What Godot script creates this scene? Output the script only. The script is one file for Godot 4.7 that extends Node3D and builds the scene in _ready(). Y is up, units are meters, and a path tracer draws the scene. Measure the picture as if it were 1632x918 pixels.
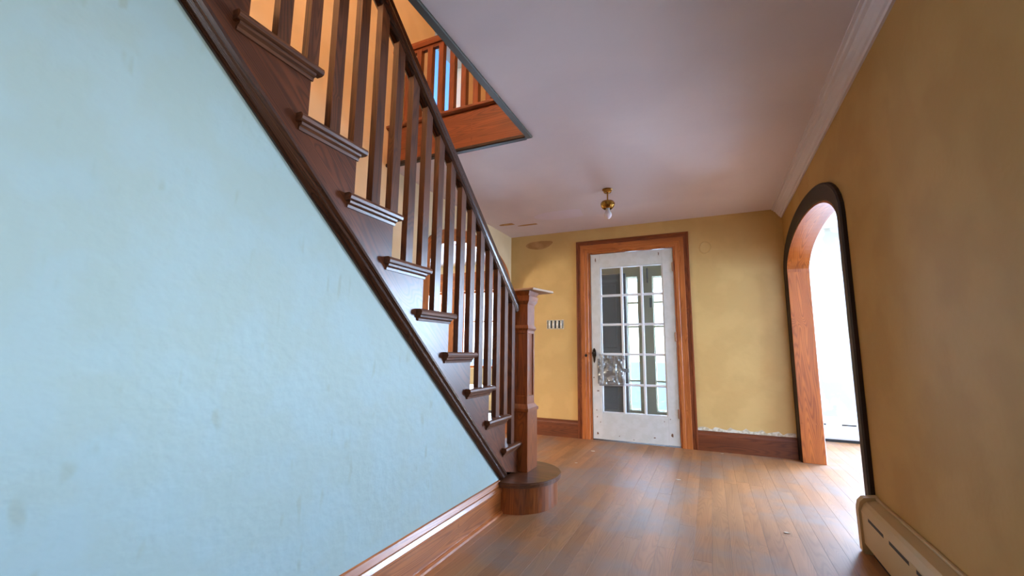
extends Node3D

# ---------------------------------------------------------------- helpers
var M := {}
var rng := RandomNumberGenerator.new()
const UPV := Vector3(0, 1, 0)

class MB:
	# collects polygons; every face carries UVs in metres with v along the grain
	var v := PackedVector3Array()
	var n := PackedVector3Array()
	var t := PackedVector2Array()
	var g := Vector3(0, 1, 0)
	var off := Vector2.ZERO
	var sc := Vector2(1.0 / 0.4, 1.0 / 1.6)

	func _tri(a: Vector3, b: Vector3, c: Vector3, na: Vector3, nb: Vector3, nc: Vector3, ua: Vector2, ub: Vector2, uc: Vector2, hint: Vector3) -> void:
		var cr := (b - a).cross(c - a)
		if cr.dot(hint) > 0.0:
			v.append_array([a, c, b]); n.append_array([na, nc, nb]); t.append_array([ua, uc, ub])
		else:
			v.append_array([a, b, c]); n.append_array([na, nb, nc]); t.append_array([ua, ub, uc])

	func uv(p: Vector3, nn: Vector3) -> Vector2:
		var gg := g
		if absf(nn.dot(g)) > 0.9:
			gg = Vector3(1, 0, 0) if absf(nn.x) < 0.7 else Vector3(0, 1, 0)
		gg = (gg - nn * nn.dot(gg)).normalized()
		var ax := nn.cross(gg)
		return Vector2(p.dot(ax) * sc.x, p.dot(gg) * sc.y) + off

	# convex polygon, flat, facing along hint
	func face(pts: Array, hint: Vector3) -> void:
		var nn := Vector3.ZERO
		for i in range(1, pts.size() - 1):
			nn += (pts[i] - pts[0]).cross(pts[i + 1] - pts[0])
		if nn.length() < 1e-12:
			return
		nn = nn.normalized()
		if nn.dot(hint) < 0.0:
			nn = -nn
		for i in range(1, pts.size() - 1):
			_tri(pts[0], pts[i], pts[i + 1], nn, nn, nn, uv(pts[0], nn), uv(pts[i], nn), uv(pts[i + 1], nn), nn)

	# box with chamfered edges
	func box(lo: Vector3, hi: Vector3, bev := 0.0) -> void:
		var c := (lo + hi) * 0.5
		var h := (hi - lo) * 0.5
		var b := minf(bev, minf(h.x, minf(h.y, h.z)) * 0.9)
		for ax in 3:
			for s in [-1.0, 1.0]:
				var u := (ax + 1) % 3
				var w := (ax + 2) % 3
				var pts := []
				for q in [[-1, -1], [1, -1], [1, 1], [-1, 1]]:
					var p := Vector3.ZERO
					p[ax] = s * h[ax]
					p[u] = q[0] * (h[u] - b)
					p[w] = q[1] * (h[w] - b)
					pts.append(c + p)
				var nn := Vector3.ZERO
				nn[ax] = s
				face(pts, nn)
		if b <= 0.0:
			return
		for ax in 3:
			var u := (ax + 1) % 3
			var w := (ax + 2) % 3
			for su in [-1.0, 1.0]:
				for sw in [-1.0, 1.0]:
					var pts := []
					for q in [[-1.0, 0], [1.0, 0], [1.0, 1], [-1.0, 1]]:
						var p := Vector3.ZERO
						p[ax] = q[0] * (h[ax] - b)
						p[u] = su * (h[u] - (b if q[1] == 1 else 0.0))
						p[w] = sw * (h[w] - (b if q[1] == 0 else 0.0))
						pts.append(c + p)
					var nn := Vector3.ZERO
					nn[u] = su
					nn[w] = sw
					face(pts, nn)
		for sx in [-1.0, 1.0]:
			for sy in [-1.0, 1.0]:
				for sz in [-1.0, 1.0]:
					face([c + Vector3(sx * h.x, sy * (h.y - b), sz * (h.z - b)), c + Vector3(sx * (h.x - b), sy * h.y, sz * (h.z - b)), c + Vector3(sx * (h.x - b), sy * (h.y - b), sz * h.z)], Vector3(sx, sy, sz))

	# polygon (may be concave) in the axes au, aw, extruded by d
	func prism(poly: PackedVector2Array, o: Vector3, au: Vector3, aw: Vector3, d: Vector3) -> void:
		var ids := Geometry2D.triangulate_polygon(poly)
		for k in range(0, ids.size(), 3):
			var q := []
			for j in 3:
				q.append(o + au * poly[ids[k + j]].x + aw * poly[ids[k + j]].y)
			face(q, -d)
			face([q[0] + d, q[1] + d, q[2] + d], d)
		var area := 0.0
		for i in poly.size():
			area += poly[i].cross(poly[(i + 1) % poly.size()])
		for i in poly.size():
			var a := poly[i]
			var b := poly[(i + 1) % poly.size()]
			var e := b - a
			var out := Vector2(e.y, -e.x) * (1.0 if area > 0.0 else -1.0)
			var pa := o + au * a.x + aw * a.y
			var pb := o + au * b.x + aw * b.y
			face([pa, pb, pb + d, pa + d], au * out.x + aw * out.y)

	# a profile (a = sideways in the plane of the path, b = along pn) swept along an open path, mitred
	func sweep(path: PackedVector3Array, pn: Vector3, prof: PackedVector2Array, closed_prof := true) -> void:
		var rings := []
		var lens := [0.0]
		var cnt := path.size()
		for i in cnt:
			var d1 := (path[i] - path[maxi(i - 1, 0)]).normalized()
			var d2 := (path[mini(i + 1, cnt - 1)] - path[i]).normalized()
			if i == 0:
				d1 = d2
			if i == cnt - 1:
				d2 = d1
			var s1 := d1.cross(pn).normalized()
			var s2 := d2.cross(pn).normalized()
			var m := (s1 + s2).normalized()
			m = m / maxf(m.dot(s1), 0.2)
			var ring := PackedVector3Array()
			for p in prof:
				ring.append(path[i] + m * p.x + pn * p.y)
			rings.append(ring)
			if i > 0:
				lens.append(lens[i - 1] + path[i].distance_to(path[i - 1]))
		var per := [0.0]
		var m2 := prof.size()
		for j in range(1, m2 + 1):
			per.append(per[j - 1] + prof[j - 1].distance_to(prof[j % m2]))
		var area := 0.0
		for j in m2:
			area += prof[j].cross(prof[(j + 1) % m2])
		for i in cnt - 1:
			var dd := (path[i + 1] - path[i]).normalized()
			var side := dd.cross(pn).normalized()
			for j in (m2 if closed_prof else m2 - 1):
				var k := (j + 1) % m2
				var e := prof[k] - prof[j]
				var o2 := Vector2(e.y, -e.x) * (1.0 if area > 0.0 else -1.0)
				var nn := (side * o2.x + pn * o2.y).normalized()
				var a: Vector3 = rings[i][j]
				var b: Vector3 = rings[i][k]
				var c: Vector3 = rings[i + 1][k]
				var d: Vector3 = rings[i + 1][j]
				var ua := Vector2(per[j] * sc.x, lens[i] * sc.y) + off
				var ub := Vector2(per[j + 1] * sc.x, lens[i] * sc.y) + off
				var uc := Vector2(per[j + 1] * sc.x, lens[i + 1] * sc.y) + off
				var ud := Vector2(per[j] * sc.x, lens[i + 1] * sc.y) + off
				_tri(a, b, c, nn, nn, nn, ua, ub, uc, nn)
				_tri(a, c, d, nn, nn, nn, ua, uc, ud, nn)
		var ids := Geometry2D.triangulate_polygon(prof)
		for k in range(0, ids.size(), 3):
			face([rings[0][ids[k]], rings[0][ids[k + 1]], rings[0][ids[k + 2]]], path[0] - path[1])
			face([rings[cnt - 1][ids[k]], rings[cnt - 1][ids[k + 1]], rings[cnt - 1][ids[k + 2]]], path[cnt - 1] - path[cnt - 2])

	# profile (radius, height) turned about the vertical through c, smooth
	func lathe(c: Vector3, prof: PackedVector2Array, seg := 24, sx := 1.0, sz := 1.0) -> void:
		for i in prof.size() - 1:
			var e := prof[i + 1] - prof[i]
			if e.length() < 1e-7:
				continue
			var na := Vector2(e.y, -e.x).normalized()
			for s in seg:
				var a0 := TAU * s / seg
				var a1 := TAU * (s + 1) / seg
				var q := []
				var qn := []
				for w in [[a0, i], [a1, i], [a1, i + 1], [a0, i + 1]]:
					var cs := cos(w[0])
					var sn := sin(w[0])
					q.append(c + Vector3(cs * prof[w[1]].x * sx, prof[w[1]].y, sn * prof[w[1]].x * sz))
					qn.append(Vector3(cs * na.x, na.y, sn * na.x).normalized())
				var u0 := Vector2(float(s) / seg, prof[i].y)
				_tri(q[0], q[1], q[2], qn[0], qn[1], qn[2], u0, u0, u0, qn[0])
				_tri(q[0], q[2], q[3], qn[0], qn[2], qn[3], u0, u0, u0, qn[0])

	# straight round bar
	func bar(a: Vector3, b: Vector3, r: float, seg := 10) -> void:
		var d := (b - a).normalized()
		var x := d.cross(Vector3(0.3, 0.9, 0.2)).normalized()
		var y := d.cross(x)
		var ca := []
		var cb := []
		for s in seg:
			var w := TAU * s / seg
			ca.append(a + (x * cos(w) + y * sin(w)) * r)
			cb.append(b + (x * cos(w) + y * sin(w)) * r)
		for s in seg:
			var k := (s + 1) % seg
			var na := ((ca[s] - a) as Vector3).normalized()
			var nb := ((ca[k] - a) as Vector3).normalized()
			_tri(ca[s], ca[k], cb[k], na, nb, nb, Vector2.ZERO, Vector2.ZERO, Vector2.ZERO, na)
			_tri(ca[s], cb[k], cb[s], na, nb, na, Vector2.ZERO, Vector2.ZERO, Vector2.ZERO, na)
		face(ca, -d)
		face(cb, d)

	func mesh() -> ArrayMesh:
		var arr := []
		arr.resize(Mesh.ARRAY_MAX)
		arr[Mesh.ARRAY_VERTEX] = v
		arr[Mesh.ARRAY_NORMAL] = n
		arr[Mesh.ARRAY_TEX_UV] = t
		var am := ArrayMesh.new()
		am.add_surface_from_arrays(Mesh.PRIMITIVE_TRIANGLES, arr)
		return am


func mb(grain := Vector3(0, 1, 0), shift := true) -> MB:
	var b := MB.new()
	b.g = grain
	if shift:
		b.off = Vector2(rng.randf(), rng.randf())
	return b

func numbered(called: String, parent: Node) -> String:
	if not parent.has_node(called):
		return called
	var k := 1
	while parent.has_node("%s_%03d" % [called, k]):
		k += 1
	return "%s_%03d" % [called, k]

func obj(called: String, b: MB, m: Material, parent: Node = self) -> MeshInstance3D:
	return inst(called, b.mesh(), m, parent)

func inst(called: String, me: Mesh, m: Material, parent: Node = self) -> MeshInstance3D:
	var o := MeshInstance3D.new()
	o.name = numbered(called, parent)
	o.mesh = me
	o.material_override = m
	o.cast_shadow = GeometryInstance3D.SHADOW_CASTING_SETTING_ON
	parent.add_child(o, true)
	return o

func thing(called: String, label: String, category: String, at := Vector3.ZERO, group := "") -> Node3D:
	var o := Node3D.new()
	o.name = numbered(called, self)
	o.position = at
	add_child(o, true)
	o.set_meta("label", label)
	o.set_meta("category", category)
	if group:
		o.set_meta("group", group)
	return o

func setting(o: Node3D, label: String, category: String) -> Node3D:
	o.set_meta("kind", "structure")
	o.set_meta("label", label)
	o.set_meta("category", category)
	return o

func frame(called: String, label: String, category: String) -> Node3D:
	var o := Node3D.new()
	o.name = numbered(called, self)
	add_child(o, true)
	return setting(o, label, category)

# ---------------------------------------------------------------- textures
func noise(s: int, f: float, oct := 3) -> FastNoiseLite:
	var q := FastNoiseLite.new()
	q.seed = s
	q.frequency = f
	q.noise_type = FastNoiseLite.TYPE_SIMPLEX_SMOOTH
	q.fractal_octaves = oct
	return q

func stretched(s: int, f: float, w: int, h: int, size: int, oct := 3) -> Image:
	var im: Image = noise(s, f, oct).get_seamless_image(w, h)
	im.convert(Image.FORMAT_L8)
	im.resize(size, size, Image.INTERPOLATE_CUBIC)
	return im

# oak grain: rings round a wandering centre, pores along v
func oak(s: int, dark: Color, light: Color, contrast := 1.0) -> Array:
	var z := 512
	var warp := stretched(s, 0.02, 128, 40, z, 2)
	var pores := stretched(s + 1, 0.3, 512, 24, z, 2)
	var tone := stretched(s + 2, 0.03, 96, 48, z, 2)
	var im := Image.create(z, z, false, Image.FORMAT_RGB8)
	var hm := Image.create(z, z, false, Image.FORMAT_RGB8)
	for y in z:
		for x in z:
			var w := warp.get_pixel(x, y).r
			var r := 0.5 + 0.5 * sin((w * 11.0 + 2.0 * float(x) / z) * TAU)
			r = pow(r, 2.2)
			var p := pores.get_pixel(x, y).r
			var t := tone.get_pixel(x, y).r
			var k := clampf(0.85 - contrast * (0.5 * r * (0.4 + p)) - contrast * 0.55 * maxf(0.0, 0.5 - p) + (t - 0.5) * 0.5, 0.0, 1.0)
			im.set_pixel(x, y, dark.lerp(light, k))
			hm.set_pixel(x, y, Color(k, k, k))
	return [ImageTexture.create_from_image(im), ImageTexture.create_from_image(hm)]

func mottled(s: int, f: float, a: Color, b: Color, size := 256, oct := 4, lo := 0.3, hi := 0.7) -> ImageTexture:
	var q: Image = noise(s, f, oct).get_seamless_image(size, size)
	q.convert(Image.FORMAT_L8)
	var im := Image.create(size, size, false, Image.FORMAT_RGB8)
	for y in size:
		for x in size:
			im.set_pixel(x, y, a.lerp(b, smoothstep(lo, hi, q.get_pixel(x, y).r)))
	return ImageTexture.create_from_image(im)

func height(s: int, f: float, oct := 4) -> NoiseTexture2D:
	var nt := NoiseTexture2D.new()
	nt.noise = noise(s, f, oct)
	nt.width = 512
	nt.height = 512
	nt.seamless = true
	return nt

func plain(c: Color, rough := 0.6, metal := 0.0) -> StandardMaterial3D:
	var m := StandardMaterial3D.new()
	m.albedo_color = c
	m.roughness = rough
	m.metallic = metal
	return m

func plaster(tex: Texture2D, scale: float, rough: float, hm: Texture2D, depth: float) -> StandardMaterial3D:
	var m := plain(Color.WHITE, rough)
	m.albedo_texture = tex
	m.uv1_triplanar = true
	m.uv1_world_triplanar = true
	m.uv1_scale = Vector3.ONE * scale
	if hm:
		m.heightmap_enabled = true
		m.heightmap_texture = hm
		m.heightmap_scale = depth
	return m

func wood(tx: Array, tint: Color, rough: float, coat := 0.0) -> StandardMaterial3D:
	var m := plain(tint, rough)
	m.albedo_texture = tx[0]
	m.heightmap_enabled = true
	m.heightmap_texture = tx[1]
	m.heightmap_scale = 0.01
	if coat > 0.0:
		m.clearcoat_enabled = true
		m.clearcoat = coat
		m.clearcoat_roughness = 0.18
	return m

func make_materials() -> void:
	var fine := height(11, 0.05)
	var grit := height(12, 0.2, 2)
	M.yellow = plaster(mottled(21, 0.012, Color8(210, 172, 106), Color8(217, 180, 113), 512), 0.35, 0.55, fine, 0.12)
	M.ochre = plaster(mottled(22, 0.012, Color8(188, 142, 72), Color8(195, 150, 80), 512), 0.35, 0.6, grit, 0.05)
	M.cream = plaster(mottled(23, 0.012, Color8(228, 204, 158), Color8(238, 216, 172), 256), 0.35, 0.6, fine, 0.1)
	M.ceiling = plaster(mottled(24, 0.01, Color8(224, 210, 212), Color8(230, 216, 217), 256), 0.3, 0.7, fine, 0.1)
	M.blue = plaster(blue_paint(), 0.8, 0.62, fine, 0.1)
	M.patched = plaster(mottled(27, 0.016, Color8(196, 197, 200), Color8(170, 162, 140), 512, 5, 0.53, 0.58), 0.45, 0.7, fine, 0.1)
	M.white_wall = plain(Color8(225, 225, 228), 0.7)
	M.lilac = plain(Color8(228, 214, 224), 0.7)
	M.olive = plain(Color8(176, 170, 128), 0.55)
	M.raw = plaster(mottled(29, 0.03, Color8(180, 132, 76), Color8(196, 150, 94), 256), 0.8, 0.8, fine, 0.1)
	M.bare = plaster(mottled(31, 0.05, Color8(226, 218, 200), Color8(196, 180, 150), 256), 2.0, 0.8, fine, 0.2)
	var dark := oak(101, Color8(56, 33, 19), Color8(116, 75, 46))
	var warm := oak(111, Color8(136, 72, 28), Color8(206, 126, 64))
	var flo := oak(121, Color8(132, 86, 50), Color8(180, 124, 76), 0.5)
	M.stair = wood(dark, Color(1.0, 0.84, 0.74), 0.37, 0.06)
	M.tread = wood(dark, Color(1, 0.92, 0.86), 0.38, 0.15)
	M.rail = wood(dark, Color(0.72, 0.64, 0.62), 0.26, 0.5)
	M.baluster = wood(dark, Color(1, 0.9, 0.82), 0.36, 0.2)
	M.newel = wood(warm, Color(0.72, 0.64, 0.54), 0.34, 0.3)
	M.casing = wood(warm, Color(0.98, 0.95, 0.92), 0.4, 0.15)
	M.casing_dark = wood(dark, Color(0.42, 0.36, 0.32), 0.55)
	M.backband = wood(warm, Color(0.7, 0.6, 0.5), 0.5)
	M.jamb = wood(warm, Color(0.95, 0.86, 0.68), 0.4, 0.1)
	M.fascia = wood(warm, Color(0.64, 0.56, 0.52), 0.45, 0.05)
	M.skirting = wood(warm, Color(0.92, 0.9, 0.9), 0.3, 0.4)
	M.skirting_dark = wood(warm, Color(0.62, 0.54, 0.5), 0.5, 0.1)
	M.cap_wood = plain(Color8(186, 150, 118), 0.6)
	M.planks = []
	var grime := grime_tex()
	for c in [Color(1, 1, 1), Color(0.96, 0.95, 0.95), Color(1, 0.98, 0.95), Color(0.93, 0.92, 0.91), Color(0.98, 0.99, 1.0)]:
		var m := wood(flo, c, 0.52)
		m.heightmap_scale = 0.01
		m.detail_enabled = true
		m.detail_albedo = grime
		m.detail_blend_mode = BaseMaterial3D.BLEND_MODE_MIX
		m.detail_uv_layer = BaseMaterial3D.DETAIL_UV_2
		m.uv2_triplanar = true
		m.uv2_world_triplanar = true
		m.uv2_scale = Vector3.ONE * 0.28
		M.planks.append(m)
	M.subfloor = plain(Color8(84, 58, 38), 0.7)
	M.white_paint = plaster(mottled(33, 0.03, Color8(216, 217, 213), Color8(209, 210, 204), 256), 1.2, 0.35, fine, 0.05)
	M.muntin = plain(Color8(228, 228, 228), 0.4)
	M.chip = plain(Color8(112, 82, 58), 0.8)
	M.glass = StandardMaterial3D.new()
	M.glass.transparency = BaseMaterial3D.TRANSPARENCY_ALPHA
	M.glass.albedo_color = Color(0.9, 0.95, 0.95, 0.06)
	M.glass.roughness = 0.02
	M.glass.metallic_specular = 0.35
	M.iron = plain(Color8(52, 44, 36), 0.4, 0.7)
	M.brass = plain(Color8(176, 132, 62), 0.25, 1.0)
	M.hinge = plain(Color8(172, 132, 110), 0.4, 0.7)
	M.porcelain = plain(Color8(226, 222, 214), 0.3)
	M.bulb = plain(Color8(236, 232, 234), 0.12)
	M.bulb.subsurf_scatter_enabled = true
	M.bulb.subsurf_scatter_strength = 0.3
	M.black = plain(Color8(14, 12, 10), 0.6)
	M.steel = plain(Color8(200, 196, 184), 0.4, 0.6)
	M.beige = plain(Color8(196, 164, 116), 0.45)
	M.heater_white = plain(Color8(228, 228, 230), 0.4)
	M.tape = plain(Color8(150, 150, 148), 0.22, 0.35)
	M.film = StandardMaterial3D.new()
	M.film.transparency = BaseMaterial3D.TRANSPARENCY_ALPHA
	M.film.albedo_color = Color(0.66, 0.66, 0.65, 0.6)
	M.film.metallic = 0.5
	M.film.roughness = 0.26
	M.edge_dark = plain(Color8(70, 66, 52), 0.55)
	M.door_blue = plain(Color8(132, 172, 212), 0.5)
	M.dark_door = wood(dark, Color(0.42, 0.22, 0.18), 0.8)
	M.grass = plaster(mottled(41, 0.03, Color8(92, 98, 104), Color8(112, 118, 122), 256), 0.4, 0.9, null, 0.0)
	M.dust = plain(Color8(206, 190, 170), 0.9)

# pale blue wall paint with faint vertical runs
func blue_paint() -> ImageTexture:
	var z := 512
	var a: Image = noise(51, 0.012, 4).get_seamless_image(z, z)
	a.convert(Image.FORMAT_L8)
	var runs := stretched(52, 0.11, 256, 32, z, 2)
	var spots: Image = noise(53, 0.016, 2).get_seamless_image(z, z)
	spots.convert(Image.FORMAT_L8)
	var im := Image.create(z, z, false, Image.FORMAT_RGB8)
	var c0 := Color8(167, 184, 176)
	var c1 := Color8(167, 187, 183)
	var c2 := Color8(158, 166, 148)
	for y in z:
		for x in z:
			var c := c0.lerp(c1, smoothstep(0.25, 0.75, a.get_pixel(x, y).r))
			var k := smoothstep(0.66, 0.9, runs.get_pixel(x, y).r) * smoothstep(0.58, 0.75, spots.get_pixel(x, y).r)
			im.set_pixel(x, y, c.lerp(c2, k * 0.55))
	return ImageTexture.create_from_image(im)

# dusty worn patches over the varnish
func grime_tex() -> ImageTexture:
	var z := 512
	var a: Image = noise(61, 0.008, 4).get_seamless_image(z, z)
	var b: Image = noise(62, 0.06, 3).get_seamless_image(z, z)
	a.convert(Image.FORMAT_L8)
	b.convert(Image.FORMAT_L8)
	var im := Image.create(z, z, false, Image.FORMAT_RGBA8)
	for y in z:
		for x in z:
			var k := smoothstep(0.42, 0.75, a.get_pixel(x, y).r) * (0.35 + 0.4 * b.get_pixel(x, y).r)
			im.set_pixel(x, y, Color(0.5, 0.475, 0.46, k * 0.72))
	return ImageTexture.create_from_image(im)

# ---------------------------------------------------------------- dimensions (metres, camera over the origin)
const XR := 0.70        # right wall face
const XL := -2.22       # far left wall face
const XS := -1.19       # blue wall under the stairs
const ZB := -4.80       # back wall face
const ZN := 3.40        # wall behind the camera
const YC := 2.36        # ceiling
const Y2 := 2.65        # upper floor
const YT := 5.05        # upper ceiling

func area(called: String, at: Vector3, towards: Vector3, w: float, h: float, e: float, c: Color) -> void:
	var l := AreaLight3D.new()
	l.name = numbered(called, self)
	l.area_size = Vector2(w, h)
	l.area_normalize_energy = false
	l.light_energy = e
	l.light_color = c
	l.area_range = 14.0
	l.shadow_enabled = true
	l.transform = Transform3D(Basis.looking_at(towards, UPV), at)
	add_child(l, true)

func _ready() -> void:
	rng.seed = 7
	# camera
	var cam := Camera3D.new()
	cam.name = "camera"
	cam.keep_aspect = Camera3D.KEEP_HEIGHT
	cam.fov = 67.65
	cam.near = 0.02
	cam.far = 200.0
	cam.transform = Transform3D(Basis(Vector3(0.909250, 0.010154, -0.416126), Vector3(0.050829, 0.989513, 0.135208), Vector3(0.413134, -0.144089, 0.899199)).orthonormalized(), Vector3(0, 0.95, 0))
	add_child(cam)
	cam.current = true
	# sky
	var we := WorldEnvironment.new()
	we.name = "environment"
	var env := Environment.new()
	var sky := Sky.new()
	var sm := ProceduralSkyMaterial.new()
	sm.sky_top_color = Color(0.62, 0.78, 1.0)
	sm.sky_horizon_color = Color(0.92, 0.97, 1.0)
	sm.ground_horizon_color = Color(0.75, 0.8, 0.75)
	sm.ground_bottom_color = Color(0.35, 0.4, 0.3)
	sky.sky_material = sm
	env.background_mode = Environment.BG_SKY
	env.background_energy_multiplier = 5.0
	env.sky = sky
	env.tonemap_mode = Environment.TONE_MAPPER_LINEAR
	env.tonemap_exposure = 2.1
	env.sdfgi_enabled = true
	env.ssao_enabled = true
	env.ssil_enabled = true
	we.environment = env
	add_child(we)
	# daylight through the windows
	var day := Color(0.74, 0.86, 1.0)
	area("window_light", Vector3(2.5, 1.4, -6.14), Vector3(0, 0, 1), 1.7, 1.6, 12.0, day)
	area("window_light", Vector3(4.34, 1.4, -3.3), Vector3(-1, 0, 0), 2.2, 1.5, 4.5, day)
	area("window_light", Vector3(-4.2, 1.3, -6.5), Vector3(0, 0, 1), 1.7, 1.3, 8.0, day)
	area("window_light", Vector3(-5.6, 1.55, -0.92), Vector3(1, 0, 0), 0.95, 1.2, 7.5, Color(1.0, 0.96, 0.88))
	area("window_light", Vector3(-0.75, 1.1, -6.2), Vector3(0, 0, 1), 0.6, 1.7, 4.0, day)
	area("window_light", Vector3(1.02, 1.4, 0.15), Vector3(-1, 0, 0), 1.5, 1.2, 0.4, Color(1.0, 0.97, 0.92))
	area("window_light", Vector3(-4.34, 4.0, -3.2), Vector3(1, 0, 0), 1.0, 1.2, 3.0, day)
	make_materials()
	build_shell()
	build_openings()
	build_floor()
	build_stairs()
	build_landing()
	build_door()
	build_fittings()

# ---------------------------------------------------------------- arches
func arch_pts(zc: float, a: float, ys: float, rise: float, seg := 28) -> PackedVector2Array:
	# (z, y) from the far foot over the crown to the near foot
	var p := PackedVector2Array([Vector2(zc - a, 0.0)])
	for i in seg + 1:
		var w := PI - PI * i / seg
		p.append(Vector2(zc + a * cos(w), ys + rise * sin(w)))
	p.append(Vector2(zc + a, 0.0))
	return p

# wall in the z-y plane with an arch cut from the floor, x from x0 to x1
func arch_wall(b: MB, z0: float, z1: float, y1: float, x0: float, x1: float, arch: PackedVector2Array) -> void:
	# built of strips so that each stays convex
	var d := Vector3(x1 - x0, 0, 0)
	var n := arch.size()
	b.box(Vector3(x0, 0, z0), Vector3(x1, y1, arch[0].x))
	b.box(Vector3(x0, 0, arch[n - 1].x), Vector3(x1, y1, z1))
	for i in range(1, n - 2):
		var p := arch[i]
		var q := arch[i + 1]
		b.face([Vector3(x0, p.y, p.x), Vector3(x0, q.y, q.x), Vector3(x0, y1, q.x), Vector3(x0, y1, p.x)], -d)
		b.face([Vector3(x1, p.y, p.x), Vector3(x1, q.y, q.x), Vector3(x1, y1, q.x), Vector3(x1, y1, p.x)], d)
		b.face([Vector3(x0, p.y, p.x), Vector3(x0, q.y, q.x), Vector3(x1, q.y, q.x), Vector3(x1, p.y, p.x)], Vector3(0, -1, 0))
		b.face([Vector3(x0, y1, p.x), Vector3(x0, y1, q.x), Vector3(x1, y1, q.x), Vector3(x1, y1, p.x)], Vector3(0, 1, 0))

# wall with one rectangular hole; ax 0: wall across x (in z-y), ax 2: wall across z (in x-y)
func holed(b: MB, ax: int, c0: float, c1: float, a0: float, a1: float, y0: float, y1: float, holes: Array) -> void:
	var mk := func(p0: float, p1: float, q0: float, q1: float) -> void:
		if p1 - p0 < 0.001 or q1 - q0 < 0.001:
			return
		if ax == 0:
			b.box(Vector3(c0, q0, p0), Vector3(c1, q1, p1))
		else:
			b.box(Vector3(p0, q0, c0), Vector3(p1, q1, c1))
	var at := a0
	for h in holes:
		mk.call(at, h[0], y0, y1)
		mk.call(h[0], h[1], y0, h[2])
		mk.call(h[0], h[1], h[3], y1)
		at = h[1]
	mk.call(at, a1, y0, y1)

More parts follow.
